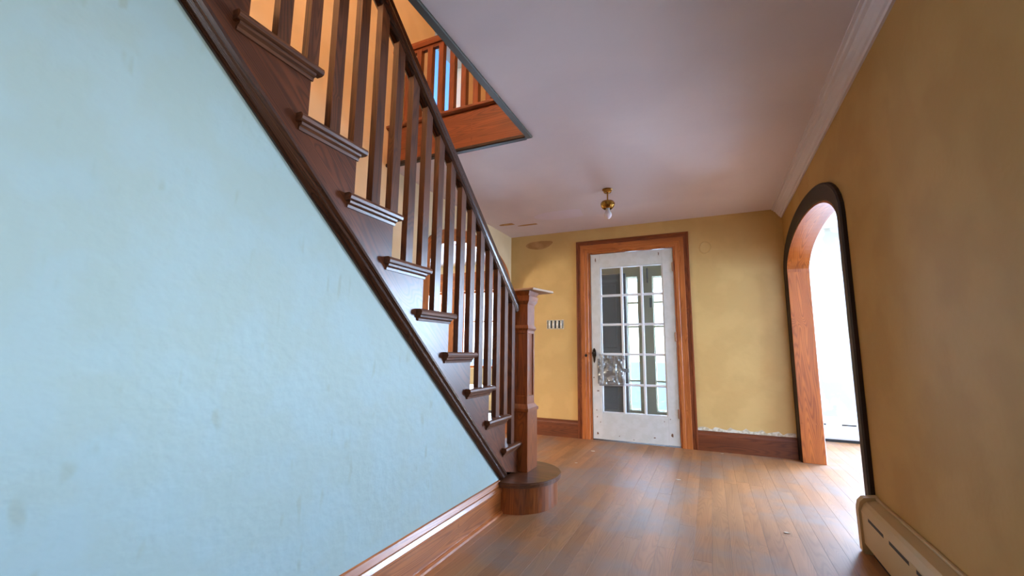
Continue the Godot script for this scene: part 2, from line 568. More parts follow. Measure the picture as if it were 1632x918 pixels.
func build_shell() -> void:
	var b: MB
	# right wall with its arch and a window beyond the frame
	b = mb()
	arch_wall(b, -4.95, -1.2, YC + 0.1, XR, XR + 0.15, arch_pts(-3.785, 0.895, 1.70, 0.28))
	holed(b, 0, XR, XR + 0.15, -1.2, ZN, 0.0, YC + 0.1, [[-0.6, 0.9, 0.8, 2.0]])
	setting(obj("wall_right", b, M.ochre), "ochre plaster wall on the right with a wide arched opening", "wall")
	# far left wall: arch below, stairwell above
	b = mb()
	arch_wall(b, -4.95, ZN, YC + 0.02, XL - 0.14, XL, arch_pts(-3.85, 0.79, 1.72, 0.33))
	setting(obj("wall_left", b, M.cream), "cream plaster wall behind the balusters with a wooden arch", "wall")
	b = mb()
	holed(b, 0, XL - 0.14, XL, -4.95, ZN, YC + 0.02, YT, [[-3.60, -3.03, 2.66, 3.95]])
	setting(obj("wall_upper_left", b, M.cream), "warm lit stairwell wall on the upper floor above the stairs", "wall")
	# back wall with the door opening
	b = mb()
	holed(b, 2, ZB - 0.15, ZB, XL - 0.14, XR + 0.15, 0.0, YC + 0.1, [[-1.235, -0.30, 0.0, 2.08]])
	var wb := setting(obj("wall_back", b, M.yellow), "yellow plaster wall at the end of the hall around the white door", "wall")
	# plaster patches on it
	var pts := []
	for i in 18:
		var w := TAU * i / 18.0
		pts.append(Vector3(-1.845 + 0.175 * cos(w) + 0.012 * sin(3 * w), 2.235 + 0.052 * sin(w) + 0.008 * cos(2 * w), ZB + 0.002))
	b = mb(); b.face(pts, Vector3(0, 0, 1))
	obj("plaster_patch", b, M.raw, wb)
	b = mb()
	ring(b, Vector3(0.0, 2.03, ZB), 0.052, 0.008)
	obj("plaster_ring", b, M.yellow, wb)
	b = mb()
	var edge := PackedVector2Array([Vector2(-0.19, 0.0), Vector2(XR - 0.03, 0.0)])
	for i in 26:
		edge.append(Vector2(XR - 0.03 - i * 0.0335, 0.030 + 0.012 * sin(i * 1.7) + 0.006 * cos(i * 3.1)))
	b.prism(edge, Vector3(0, 0.188, ZB), Vector3.RIGHT, UPV, Vector3(0, 0, 0.004))
	obj("bare_plaster_strip", b, M.bare, wb)
	# wall behind the camera
	b = mb()
	b.box(Vector3(XL - 0.14, 0, ZN), Vector3(XR + 0.15, YT, ZN + 0.12))
	setting(obj("wall_near", b, M.yellow), "yellow plaster wall closing the hall behind the viewer", "wall")
	# blue wall under the stairs
	b = mb()
	b.prism(PackedVector2Array([Vector2(-2.44, 0.0), Vector2(ZN, 0.0), Vector2(ZN, YC), Vector2(0.03, YC), Vector2(-2.462, under(-2.462) - 0.012), Vector2(-2.44, 0.17)]), Vector3(XS - 0.1, 0, 0), Vector3(0, 0, 1), UPV, Vector3(0.1, 0, 0))
	setting(obj("wall_stair", b, M.blue), "large pale blue wall under the rising staircase", "wall")
	# ceiling of the hall, floor above, stairwell left open
	b = mb()
	for r in [[-1.01, XR + 0.15, -4.95, ZN], [XL, -1.01, -4.95, -2.49], [XL, -1.01, -0.06, ZN]]:
		b.box(Vector3(r[0], YC, r[2]), Vector3(r[1], YC + 0.19, r[3]))
	var ce := setting(obj("ceiling", b, M.ceiling), "pale lavender plaster ceiling of the hall with the stairwell cut into it", "ceiling")
	for q in [[-1.35, -4.15, 0.26, 0.17], [-2.02, -4.25, 0.09, 0.045], [-1.8, -4.35, 0.12, 0.03]]:
		pts = []
		for i in 20:
			var w := TAU * i / 20.0
			pts.append(Vector3(q[0] + q[2] * (1.0 + 0.16 * sin(3.0 * w + q[0])) * cos(w), YC - 0.0015, q[1] + q[3] * (1.0 + 0.2 * cos(2.0 * w)) * sin(w)))
		b = mb(); b.face(pts, Vector3(0, -1, 0))
		obj("plaster_patch", b, M.lilac if q[2] > 0.2 else M.raw, ce)
	b = mb()
	for r in [[-1.03, XR + 0.15, -4.95, ZN], [XL, -1.03, -4.95, -2.51], [XL, -1.03, -0.06, ZN]]:
		b.box(Vector3(r[0], YC + 0.19, r[2]), Vector3(r[1], Y2, r[3]))
	setting(obj("floor_upper", b, M.subfloor), "wooden floor of the upper hall around the stairwell", "floor")
	# upper storey
	b = mb()
	b.box(Vector3(XL - 0.14, Y2, -4.95), Vector3(XR + 0.15, YT, -4.80))
	setting(obj("wall_upper_back", b, M.cream), "cream wall at the end of the upper hall", "wall")
	b = mb()
	b.box(Vector3(XR, Y2, -4.80), Vector3(XR + 0.15, YT, ZN))
	setting(obj("wall_upper_right", b, M.cream), "cream wall on the right of the upper hall", "wall")
	b = mb()
	b.box(Vector3(XL - 0.14, YT, -4.95), Vector3(XR + 0.15, YT + 0.12, ZN + 0.12))
	setting(obj("ceiling_upper", b, M.cream), "cream ceiling of the upper hall above the stairwell", "ceiling")
	# small blue room through the upper doorway
	b = mb()
	b.box(Vector3(-4.2, Y2, -4.35), Vector3(XL - 0.14, YT, -4.20))
	b.box(Vector3(-4.2, Y2, -2.35), Vector3(XL - 0.14, YT, -2.20))
	holed(b, 0, -4.32, -4.2, -4.35, -2.20, Y2, YT, [[-3.7, -2.7, 3.4, 4.6]])
	b.box(Vector3(-4.32, YT, -4.35), Vector3(XL - 0.14, YT + 0.12, -2.20))
	b.box(Vector3(-4.32, Y2 - 0.1, -4.35), Vector3(XL - 0.14, Y2, -2.20))
	setting(obj("wall_blue_room", b, M.door_blue), "light blue painted room glimpsed between the landing balusters", "wall")
	# right room
	b = mb()
	holed(b, 2, -6.10, -5.95, XR, 4.35, 0.0, 2.5, [[1.65, 3.35, 0.6, 2.2]])
	setting(obj("wall_front_room", b, M.patched), "bright wall with peeling white patches in the room through the right arch", "wall")
	b = mb()
	holed(b, 0, 4.2, 4.35, -5.95, -1.05, 0.0, 2.5, [[-4.4, -2.2, 0.65, 2.15]])
	setting(obj("wall_east", b, M.white_wall), "white far side wall of the room through the right arch", "wall")
	b = mb()
	b.box(Vector3(XR + 0.15, 0, -1.2), Vector3(4.2, 2.5, -1.05))
	b.box(Vector3(XR, 0, -5.95), Vector3(XR + 0.15, 2.5, -4.95))
	setting(obj("wall_partition", b, M.white_wall), "white partition walls of the room through the right arch", "wall")
	b = mb()
	b.box(Vector3(XR + 0.15, 2.4, -5.95), Vector3(4.2, 2.5, -1.2))
	setting(obj("ceiling_right_room", b, M.white_wall), "white ceiling of the room through the right arch", "ceiling")
	# left room
	b = mb()
	holed(b, 2, -6.45, -6.30, -5.6, XL - 0.14, 0.0, 2.5, [[-4.93, -4.25, 0.66, 1.95], [-3.85, -3.12, 0.66, 1.95]])
	setting(obj("wall_left_room", b, M.cream), "cream wall with two bright windows in the room through the left arch", "wall")
	b = mb()
	holed(b, 0, -5.6, -5.45, -6.30, 0.0, 0.0, 2.5, [[-1.42, -0.42, 0.95, 2.2]])
	setting(obj("wall_west", b, M.cream), "cream far side wall of the room through the left arch", "wall")
	b = mb()
	b.box(Vector3(-5.6, 0, 0.0), Vector3(XL - 0.14, 2.5, 0.12))
	b.box(Vector3(XL - 0.14, 0, -6.30), Vector3(XL, 2.5, -4.95))
	setting(obj("wall_partition_left", b, M.cream), "cream partition walls of the room through the left arch", "wall")
	b = mb()
	b.box(Vector3(-5.45, 2.40, -6.30), Vector3(XL - 0.14, 2.5, 0.0))
	setting(obj("ceiling_left_room", b, M.white_wall), "white ceiling of the room through the left arch", "ceiling")
	# vestibule behind the glazed door
	b = mb()
	b.box(Vector3(-1.75, 0, -5.90), Vector3(-1.62, 2.5, -4.95))
	b.box(Vector3(0.10, 0, -5.90), Vector3(0.23, 2.5, -4.95))
	setting(obj("wall_vestibule_side", b, M.olive), "olive side walls of the vestibule behind the glazed door", "wall")
	b = mb()
	holed(b, 2, -6.05, -5.90, -1.75, 0.23, 0.0, 2.5, [[-0.998, -0.857, 0.2, 1.955], [-0.662, -0.505, 0.2, 1.945]])
	setting(obj("wall_vestibule_front", b, M.olive), "pale olive entrance wall with two tall narrow lights behind the glazed door", "wall")
	b = mb()
	b.box(Vector3(-1.62, 2.4, -5.90), Vector3(0.10, 2.5, -4.95))
	setting(obj("ceiling_vestibule", b, M.olive), "olive ceiling of the vestibule behind the glazed door", "ceiling")
	b = mb()
	b.box(Vector3(-40, -0.5, -60), Vector3(40, -0.4, 40))
	setting(obj("ground", b, M.grass), "pale paved ground outside the windows", "ground")

func ring(b: MB, c: Vector3, r: float, w: float) -> void:
	for i in 24:
		var a0 := TAU * i / 24.0
		var a1 := TAU * (i + 1) / 24.0
		var q := []
		for s in [[a0, r - w, 0.0], [a1, r - w, 0.0], [a1, r, 0.005], [a0, r, 0.005]]:
			q.append(c + Vector3(cos(s[0]) * s[1], sin(s[0]) * s[1] * 1.15, s[2]))
		b.face(q, Vector3(0, 0, 1))
		q = []
		for s in [[a0, r + w, 0.0], [a1, r + w, 0.0], [a1, r, 0.005], [a0, r, 0.005]]:
			q.append(c + Vector3(cos(s[0]) * s[1], sin(s[0]) * s[1] * 1.15, s[2]))
		b.face(q, Vector3(0, 0, 1))

# window set in a wall across z (ax 2) or x (ax 0): frame, bars and panes
func window(label: String, ax: int, c: float, a0: float, a1: float, y0: float, y1: float, cols: int, bars: Array, m: Material, fw := 0.04) -> void:
	var w := frame("window_1", label, "window")
	var k := 1
	while has_node("window_%d" % k):
		k += 1
	w.name = "window_%d" % k
	var bx := func(b: MB, p0: float, p1: float, q0: float, q1: float, dep: float) -> void:
		if ax == 2:
			b.box(Vector3(p0, q0, c - dep), Vector3(p1, q1, c + dep), 0.004)
		else:
			b.box(Vector3(c - dep, q0, p0), Vector3(c + dep, q1, p1), 0.004)
	var b := mb()
	bx.call(b, a0, a0 + fw, y0, y1, 0.03)
	bx.call(b, a1 - fw, a1, y0, y1, 0.03)
	b.g = Vector3(1, 0, 0) if ax == 2 else Vector3(0, 0, 1)
	bx.call(b, a0 + fw, a1 - fw, y0, y0 + fw, 0.03)
	bx.call(b, a0 + fw, a1 - fw, y1 - fw, y1, 0.03)
	obj("window_frame", b, m, w)
	var xs := []
	for i in cols + 1:
		xs.append(lerpf(a0 + fw, a1 - fw, float(i) / cols))
	for i in range(1, cols):
		b = mb()
		bx.call(b, xs[i] - 0.013, xs[i] + 0.013, y0 + fw, y1 - fw, 0.015)
		obj("window_bar", b, m, w)
	var ys := [y0 + fw]
	for q in bars:
		b = mb(Vector3(1, 0, 0) if ax == 2 else Vector3(0, 0, 1))
		bx.call(b, a0 + fw, a1 - fw, q - 0.012, q + 0.012, 0.017)
		obj("window_bar", b, m, w)
		ys.append(q)
	ys.append(y1 - fw)
	for i in cols:
		for j in ys.size() - 1:
			b = mb()
			bx.call(b, xs[i], xs[i + 1], ys[j], ys[j + 1], 0.003)
			obj("pane", b, M.glass, w)

func build_openings() -> void:
	var b: MB
	# wooden arch on the right: casing on the hall side, lining, casing on the room side
	var prof := PackedVector2Array([Vector2(0, 0), Vector2(0.11, 0), Vector2(0.11, 0.018), Vector2(0.10, 0.026), Vector2(0.085, 0.022), Vector2(0.012, 0.018), Vector2(0.0, 0.012)])
	var t1 := frame("trim_1", "dark brown wooden arch casing around the right opening", "arch trim")
	var path := path3(arch_pts(-3.785, 0.895, 1.70, 0.28), XR)
	b = mb(); b.sweep(path, Vector3(-1, 0, 0), mirror(prof))
	obj("casing", b, M.casing_dark, t1)
	var up := PackedVector3Array(path3(arch_pts(-3.77, 0.897, 1.70, 0.267), XR - 0.012))
	var straight := 1
	# lining boards: two upright jambs with the bright grain, and the bent head
	for s in [0, 1]:
		b = mb()
		var zz: float = -4.68 if s == 0 else -2.89
		b.box(Vector3(XR - 0.012, 0, zz - (0.0 if s == 0 else 0.013)), Vector3(XR + 0.162, 1.70, zz + (0.013 if s == 0 else 0.0)), 0.002)
		obj("jamb", b, M.jamb, t1)
	b = mb()
	var head := PackedVector3Array()
	for i in range(1, path.size() - 1):
		head.append(Vector3(XR - 0.012, path[i].y, path[i].z))
	b.sweep(head, Vector3(-1, 0, 0), PackedVector2Array([Vector2(0, 0), Vector2(0, -0.174), Vector2(0.013, -0.174), Vector2(0.013, 0)]))
	obj("arch_lining", b, M.jamb, t1)
	b = mb(); b.sweep(path3(arch_pts(-3.785, 0.895, 1.70, 0.28), XR + 0.15), Vector3(1, 0, 0), prof)
	obj("casing", b, M.muntin, t1)
	# wooden arch on the left, behind the balusters
	var t2 := frame("trim_2", "orange brown wooden arch casing seen behind the balusters", "arch trim")
	path = path3(arch_pts(-3.85, 0.79, 1.72, 0.33), XL)
	b = mb(); b.sweep(path, Vector3(1, 0, 0), prof)
	obj("casing", b, M.casing, t2)
	b = mb()
	head = PackedVector3Array()
	for q in path:
		head.append(Vector3(XL + 0.012, q.y, q.z))
	b.sweep(head, Vector3(-1, 0, 0), PackedVector2Array([Vector2(0, 0), Vector2(0, 0.164), Vector2(0.013, 0.164), Vector2(0.013, 0)]))
	obj("arch_lining", b, M.casing, t2)
	# casing of the glazed door
	var t3 := frame("trim_3", "orange oak casing around the white glazed door", "door trim")
	var cp := PackedVector2Array([Vector2(0, 0), Vector2(0.0, 0.016), Vector2(0.008, 0.022), Vector2(0.030, 0.022), Vector2(0.036, 0.017), Vector2(0.042, 0.022), Vector2(0.088, 0.026), Vector2(0.092, 0.020), Vector2(0.092, 0)])
	var legs := [PackedVector3Array([Vector3(-1.235, 0, ZB), Vector3(-1.235, 2.075, ZB), Vector3(-0.30, 2.075, ZB), Vector3(-0.30, 0, ZB)])]
	for l in legs:
		b = mb(); b.sweep(l, Vector3(0, 0, 1), cp2(cp))
		obj("casing", b, M.casing, t3)
		b = mb(); b.sweep(l, Vector3(0, 0, 1), cp2(PackedVector2Array([Vector2(0.092, 0), Vector2(0.092, 0.014), Vector2(0.124, 0.014), Vector2(0.128, 0.022), Vector2(0.140, 0.022), Vector2(0.143, 0.016), Vector2(0.143, 0)])))
		obj("backband", b, M.backband, t3)
	b = mb()
	b.box(Vector3(-1.235, 0, ZB - 0.15), Vector3(-1.217, 2.062, ZB + 0.004), 0.001)
	b.box(Vector3(-0.318, 0, ZB - 0.15), Vector3(-0.30, 2.062, ZB + 0.004), 0.001)
	b.box(Vector3(-1.235, 2.062, ZB - 0.15), Vector3(-0.30, 2.08, ZB + 0.004), 0.001)
	obj("jamb", b, M.casing, t3)
	# crown along the right wall
	b = mb(Vector3(0, 0, 1))
	b.prism(PackedVector2Array([Vector2(0, 0), Vector2(-0.012, 0), Vector2(-0.016, 0.012), Vector2(-0.026, 0.018), Vector2(-0.034, 0.034), Vector2(-0.048, 0.050), Vector2(-0.052, 0.062), Vector2(-0.066, 0.068), Vector2(-0.070, 0.080), Vector2(-0.084, 0.083), Vector2(-0.084, 0.092), Vector2(0, 0.092)]), Vector3(XR, 2.268, ZB), Vector3.RIGHT, UPV, Vector3(0, 0, ZN - ZB))
	setting(obj("trim_4", b, M.ceiling), "pale plaster crown moulding where the right wall meets the ceiling", "crown moulding")
	# dark trim round the stairwell and the oak fascia at its far end
	b = mb(Vector3(0, 0, 1))
	b.box(Vector3(-1.045, YC - 0.012, -2.49), Vector3(-1.005, YC + 0.02, -0.06), 0.004)
	setting(obj("trim_5", b, M.edge_dark), "dark strip along the ceiling edge of the stairwell", "edge trim")
	var t6 := frame("trim_6", "orange oak fascia board under the landing balusters", "fascia")
	b = mb(Vector3(1, 0, 0)); b.box(Vector3(XL, YC + 0.012, -2.49), Vector3(-1.03, Y2, -2.47), 0.002)
	obj("fascia_board", b, M.fascia, t6)
	b = mb(Vector3(1, 0, 0))
	b.prism(PackedVector2Array([Vector2(0, 0), Vector2(0.035, 0), Vector2(0.047, 0.01), Vector2(0.047, 0.026), Vector2(0.035, 0.036), Vector2(-0.07, 0.036), Vector2(-0.07, 0)]), Vector3(XL, Y2, -2.49), Vector3(0, 0, 1), UPV, Vector3(XL * -1.0 - 1.03, 0, 0))
	obj("nosing", b, M.fascia, t6)
	b = mb(Vector3(1, 0, 0)); b.box(Vector3(XL, YC - 0.014, -2.50), Vector3(-1.045, YC + 0.014, -2.455), 0.006)
	obj("bed_moulding", b, M.casing_dark, t6)
	b = mb(); b.box(Vector3(-1.03, YC + 0.02, -2.47), Vector3(-1.012, Y2, -0.06))
	obj("fascia_board", b, M.fascia, t6)
	# windows
	window("bright window in the room through the right arch, beyond its patched wall", 2, -6.02, 1.65, 3.35, 0.6, 2.2, 2, [1.4], M.muntin)
	window("wide window in the side wall of the room through the right arch", 0, 4.28, -4.4, -2.2, 0.65, 2.15, 3, [1.4], M.muntin)
	window("left one of the two bright windows seen through the balusters", 2, -6.37, -4.93, -4.25, 0.66, 1.95, 1, [1.43], M.casing)
	window("right one of the two bright windows seen through the balusters", 2, -6.37, -3.85, -3.12, 0.66, 1.95, 1, [1.43], M.casing)
	window("window in the side wall of the room through the left arch", 0, -5.52, -1.42, -0.42, 0.95, 2.2, 2, [1.65], M.casing)
	window("left tall narrow light seen through the glazed door", 2, -5.97, -0.998, -0.857, 0.2, 1.955, 1, [0.572, 1.284, 1.606], M.olive, 0.008)
	window("right tall narrow light seen through the glazed door", 2, -5.97, -0.662, -0.505, 0.2, 1.945, 1, [0.572, 1.284, 1.606], M.olive, 0.008)
	window("window in the ochre right wall beside the viewer", 0, XR + 0.08, -0.6, 0.9, 0.8, 2.0, 2, [1.4], M.muntin)
	# casings round the two front windows of the left room, with a deep header board across
	b = mb(Vector3(1, 0, 0))
	b.box(Vector3(-5.1, 1.95, -6.30), Vector3(-2.9, 2.27, -6.272), 0.004)
	b.g = UPV
	for xx in [-5.05, -4.25, -3.12]:
		b.box(Vector3(xx, 0.5, -6.30), Vector3(xx + (0.4 if xx == -4.25 else 0.12), 1.95, -6.275), 0.004)
	setting(obj("trim_7", b, M.casing), "brown wooden casing around the two windows seen through the balusters", "window trim")
	# the dark front door and hardware in the vestibule
	var d2 := frame("door_2", "dark brown wooden door leaf standing behind the left panes of the glazed door", "door")
	b = mb(); b.box(Vector3(-1.60, 0.02, -5.89), Vector3(-1.003, 2.0, -5.84), 0.004)
	obj("door_leaf", b, M.dark_door, d2)
	for q in [[0.2, 0.85], [1.0, 1.85]]:
		b = mb(); b.box(Vector3(-1.48, q[0], -5.842), Vector3(-1.13, q[1], -5.832), 0.008)
		obj("door_panel", b, M.dark_door, d2)
	b = mb(); b.box(Vector3(-0.70, 1.53, -5.90), Vector3(-0.68, 1.66, -5.87), 0.004)
	var catch_b := mb()
	catch_b.box(Vector3(-0.73, 1.86, -5.90), Vector3(-0.715, 2.06, -5.88), 0.003)
	var hk := thing("door_bolt", "small dark iron bolt and catch on the olive frame between the narrow lights", "bolt", Vector3.ZERO)
	obj("bolt", b, M.iron, hk)
	obj("catch", catch_b, M.iron, hk)
	# skirting boards
	var sk := PackedVector2Array([Vector2(0, 0), Vector2(0.017, 0), Vector2(0.017, 0.118), Vector2(0.022, 0.124), Vector2(0.022, 0.134), Vector2(0.014, 0.15), Vector2(0.016, 0.158), Vector2(0.008, 0.182), Vector2(0, 0.186)])
	b = mb(Vector3(0, 0, 1))
	b.prism(sk, Vector3(XS, 0, -2.43), Vector3.RIGHT, UPV, Vector3(0, 0, ZN + 2.43))
	var bl := setting(obj("baseboard_left", b, M.skirting), "glossy moulded oak baseboard along the foot of the pale blue wall", "baseboard")
	b = mb(Vector3(0, 0, 1))
	b.prism(PackedVector2Array([Vector2(0, 0), Vector2(0.016, 0), Vector2(0.013, 0.01), Vector2(0.006, 0.016), Vector2(0, 0.018)]), Vector3(XS + 0.017, 0, -2.43), Vector3.RIGHT, UPV, Vector3(0, 0, ZN + 2.43))
	obj("shoe_moulding", b, M.skirting, bl)
	for q in [[XL, -1.378, "left of the white door, behind the newel post"], [-0.157, XR, "right of the white door below bare plaster"]]:
		b = mb(Vector3(1, 0, 0))
		b.prism(PackedVector2Array([Vector2(0, 0), Vector2(0.018, 0), Vector2(0.018, 0.15), Vector2(0.012, 0.165), Vector2(0.012, 0.18), Vector2(0, 0.188)]), Vector3(q[0], 0, ZB), Vector3(0, 0, 1), UPV, Vector3(q[1] - q[0], 0, 0))
		setting(obj("baseboard_back", b, M.skirting_dark), "dark brown baseboard " + q[2], "baseboard")

func path3(p: PackedVector2Array, x: float) -> PackedVector3Array:
	var r := PackedVector3Array()
	for q in p:
		r.append(Vector3(x, q.y, q.x))
	return r

func mirror(p: PackedVector2Array) -> PackedVector2Array:
	var r := PackedVector2Array()
	for q in p:
		r.append(Vector2(-q.x, q.y))
	return r

func cp2(p: PackedVector2Array) -> PackedVector2Array:
	return mirror(p)

# ---------------------------------------------------------------- floor
func build_floor() -> void:
	var b := mb()
	b.box(Vector3(-5.6, -0.12, -6.45), Vector3(4.35, -0.018, ZN + 0.12))
	b.box(Vector3(XL, -0.018, -1.30), Vector3(XR, 0.0, ZN))
	var fl := setting(obj("floor", b, M.subfloor), "worn strip oak floor running down the hall to the white door", "floor")
	var w := 0.083
	var x := -2.2
	var row := 0
	while x < 2.2:
		var z := -5.88 + rng.randf() * 0.7
		var z_end := -1.30 if x < XR else -2.9
		var z_start := ZB if x < XR - 0.02 else -5.90
		if x < -1.28:
			z_end = -2.42
		var first := true
		while z < z_end:
			var l := rng.randf_range(0.9, 1.9)
			var za := maxf(z, z_start) if not first else z_start
			var ze := minf(z + l, z_end)
			first = false
			z += l
			if ze - za < 0.06:
				continue
			b = mb(Vector3(0, 0, 1))
			var dy := rng.randf_range(-0.0002, 0.0002)
			b.box(Vector3(x + 0.0004, -0.018, za + 0.0004), Vector3(x + w - 0.0004, dy, ze - 0.0004), 0.0002)
			obj("plank", b, M.planks[rng.randi() % 5], fl)
		x += w
		row += 1
	# scraps of plaster on the boards
	for q in [[-1.08, -4.25, 0.022, "tiny pale plaster scrap on the floor just in front of the white door"], [-0.27, -3.62, 0.026, "largest pale plaster scrap, in the middle of the hall floor"], [0.32, -2.85, 0.016, "small pale plaster scrap on the floor nearest the beige heater"], [-1.1, -3.75, 0.016, "small pale plaster scrap on the floor behind the newel post"], [0.05, -4.72, 0.02, "pale plaster scrap against the baseboard right of the white door"]]:
		var p := PackedVector2Array()
		for i in 7:
			var w2 := TAU * i / 7.0
			p.append(Vector2(cos(w2), sin(w2) * 0.6) * q[2] * rng.randf_range(0.5, 1.0))
		b = mb()
		b.prism(p, Vector3(q[0], 0.0008, q[1]), Vector3.RIGHT, Vector3(0, 0, 1), Vector3(0, 0.003, 0))
		var c := obj("plaster_scrap", b, M.dust)
		c.set_meta("label", q[3])
		c.set_meta("category", "debris")
		c.set_meta("group", "plaster scraps on the hall floor")

# ---------------------------------------------------------------- stairs
const RISE := 0.19
const RUN := 0.2215
func y_of(k: int) -> float:
	return 0.179 + RISE * (k - 1)
func nose(k: int) -> float:
	return -0.946 - RUN * (10 - k)
func under(z: float) -> float:
	return 0.233 + 0.861 * (z + 2.462)

func build_stairs() -> void:
	var b: MB
	var st := thing("staircase", "dark oak staircase with open stringer climbing along the pale blue wall", "staircase")
	var xi := XL + 0.012
	# sawtooth stringer
	var top := []
	for k in range(2, 14):
		top.append(Vector2(nose(k) + 0.024, y_of(k - 1) - 0.0 if k > 2 else 0.165))
		top.append(Vector2(nose(k) + 0.024, y_of(k) - 0.028))
	# pieces between risers keep every polygon simple
	b = mb(Vector3(0, 0.653, 0.757))
	for k in range(2, 14):
		var za := nose(k) + 0.024
		var zb := nose(k + 1) + 0.024
		var y := y_of(k) - 0.028
		var la := maxf(under(za), 0.165)
		b.prism(PackedVector2Array([Vector2(za, la), Vector2(zb, maxf(under(zb), 0.165)), Vector2(zb, y), Vector2(za, y)]), Vector3(-1.205, 0, 0), Vector3(0, 0, 1), UPV, Vector3(0.032, 0, 0))
	obj("stringer", b, M.stair, st)
	# moulding under the stringer
	b = mb()
	var sl := Vector3(0, 0.861, 1).normalized()
	var pth := PackedVector3Array([Vector3(XS, under(-2.475), -2.475), Vector3(XS, under(-0.02), -0.02)])
	b.sweep(pth, Vector3(1, 0, 0), mirror(PackedVector2Array([Vector2(0, 0), Vector2(0, 0.026), Vector2(0.006, 0.034), Vector2(0.018, 0.036), Vector2(0.028, 0.028), Vector2(0.036, 0.026), Vector2(0.046, 0.018), Vector2(0.054, 0.008), Vector2(0.054, 0)])))
	obj("stringer_moulding", b, M.rail, st)
	for k in range(2, 14):
		var y := y_of(k)
		# riser
		b = mb(Vector3(1, 0, 0))
		b.box(Vector3(xi, y_of(k - 1), nose(k) + 0.024), Vector3(-1.205, y - 0.028, nose(k) + 0.044))
		obj("riser", b, M.stair, st)
		# tread with its half round nosing
		b = mb(Vector3(1, 0, 0))
		var pr := PackedVector2Array([Vector2(0.0105, 0), Vector2(0.003, -0.004), Vector2(0, -0.014), Vector2(0.003, -0.024), Vector2(0.0105, -0.028), Vector2(0.268, -0.028), Vector2(0.268, 0)])
		if k == 13:
			pr[5].x = 0.22
			pr[6].x = 0.22
		b.prism(pr, Vector3(xi, y, nose(k)), Vector3(0, 0, 1), UPV, Vector3(-1.173 - xi, 0, 0))
		var tr := obj("tread", b, M.tread, st)
		# return nosing with its cove, mitred at the front
		b = mb(Vector3(0, 0, 1))
		var rn := PackedVector2Array([Vector2(0, 0), Vector2(0.022, 0), Vector2(0.030, -0.005), Vector2(0.033, -0.014), Vector2(0.030, -0.024), Vector2(0.022, -0.028), Vector2(0, -0.028)])
		b.prism(rn, Vector3(-1.173, y, nose(k)), Vector3.RIGHT, UPV, Vector3(0, 0, 0.29))
		obj("return_nosing", b, M.tread, tr)
		b = mb(Vector3(0, 0, 1))
		b.prism(PackedVector2Array([Vector2(0, 0), Vector2(0.019, 0), Vector2(0.017, -0.008), Vector2(0.008, -0.014), Vector2(0.006, -0.024), Vector2(0, -0.024)]), Vector3(-1.173, y - 0.028, nose(k) + 0.02), Vector3.RIGHT, UPV, Vector3(0, 0, 0.26))
		obj("cove_moulding", b, M.tread, tr)
	# starting step with a rounded end
	var c := Vector2(-1.17, -2.69)
	for q in [[0.245, 0.262, 0.0, 0.150, "step_drum"], [0.268, 0.285, 0.150, 0.179, "step_tread"]]:
		b = mb(Vector3(1, 0, 0) if q[4] == "step_tread" else UPV)
		var e := PackedVector2Array()
		for i in 29:
			var a := -PI / 2 + PI * i / 28.0
			e.append(Vector2(c.x + q[0] * cos(a), c.y + q[1] * sin(a)))
		e.append(Vector2(-1.20, c.y + q[1]))
		if q[4] == "step_tread":
			e.append(Vector2(-1.20, c.y + 0.0))
			e.append(Vector2(xi, c.y))
		else:
			e.append(Vector2(-1.20, c.y - 0.1))
			e.append(Vector2(xi, c.y - 0.1))
		e.append(Vector2(xi, c.y - q[1]))
		if q[4] == "step_tread":
			# rounded edge from three layers
			b.prism(shrink(e, c, 0.985), Vector3(0, q[2], 0), Vector3.RIGHT, Vector3(0, 0, 1), Vector3(0, 0.007, 0))
			b.prism(e, Vector3(0, q[2] + 0.007, 0), Vector3.RIGHT, Vector3(0, 0, 1), Vector3(0, 0.015, 0))
			b.prism(shrink(e, c, 0.985), Vector3(0, q[2] + 0.022, 0), Vector3.RIGHT, Vector3(0, 0, 1), Vector3(0, 0.007, 0))
			obj("step_tread", b, M.tread, st)
		else:
			b.prism(e, Vector3(0, 0, 0), Vector3.RIGHT, Vector3(0, 0, 1), Vector3(0, q[3], 0))
			obj("step_riser", b, M.newel, st)
	# balustrade
	var bal := thing("stair_railing", "dark oak stair railing with square balusters and sloping handrail above the blue wall", "railing")
	var ra := Vector3(-1.193, 1.242, -2.665)
	var rs := 0.842
	var re := Vector3(-1.193, 1.242 + rs * 2.50, -0.165)
	b = mb()
	var dir := (re - ra).normalized()
	b.sweep(PackedVector3Array([ra, re]), Vector3(1, 0, 0), PackedVector2Array([
		Vector2(-0.052, -0.012), Vector2(-0.046, -0.022), Vector2(-0.032, -0.030), Vector2(-0.018, -0.032), Vector2(-0.004, -0.026), Vector2(0.006, -0.022), Vector2(0.030, -0.022), Vector2(0.034, -0.018),
		Vector2(0.034, 0.018), Vector2(0.030, 0.022), Vector2(0.006, 0.022), Vector2(-0.004, 0.026), Vector2(-0.018, 0.032), Vector2(-0.032, 0.030), Vector2(-0.046, 0.022), Vector2(-0.052, 0.012)]))
	obj("handrail", b, M.rail, bal)
	var zs := []
	for k in range(2, 14):
		for d in [0.155, 0.045]:
			if k == 2 and d < 0.1:
				continue
			zs.append([nose(k) + d, y_of(k)])
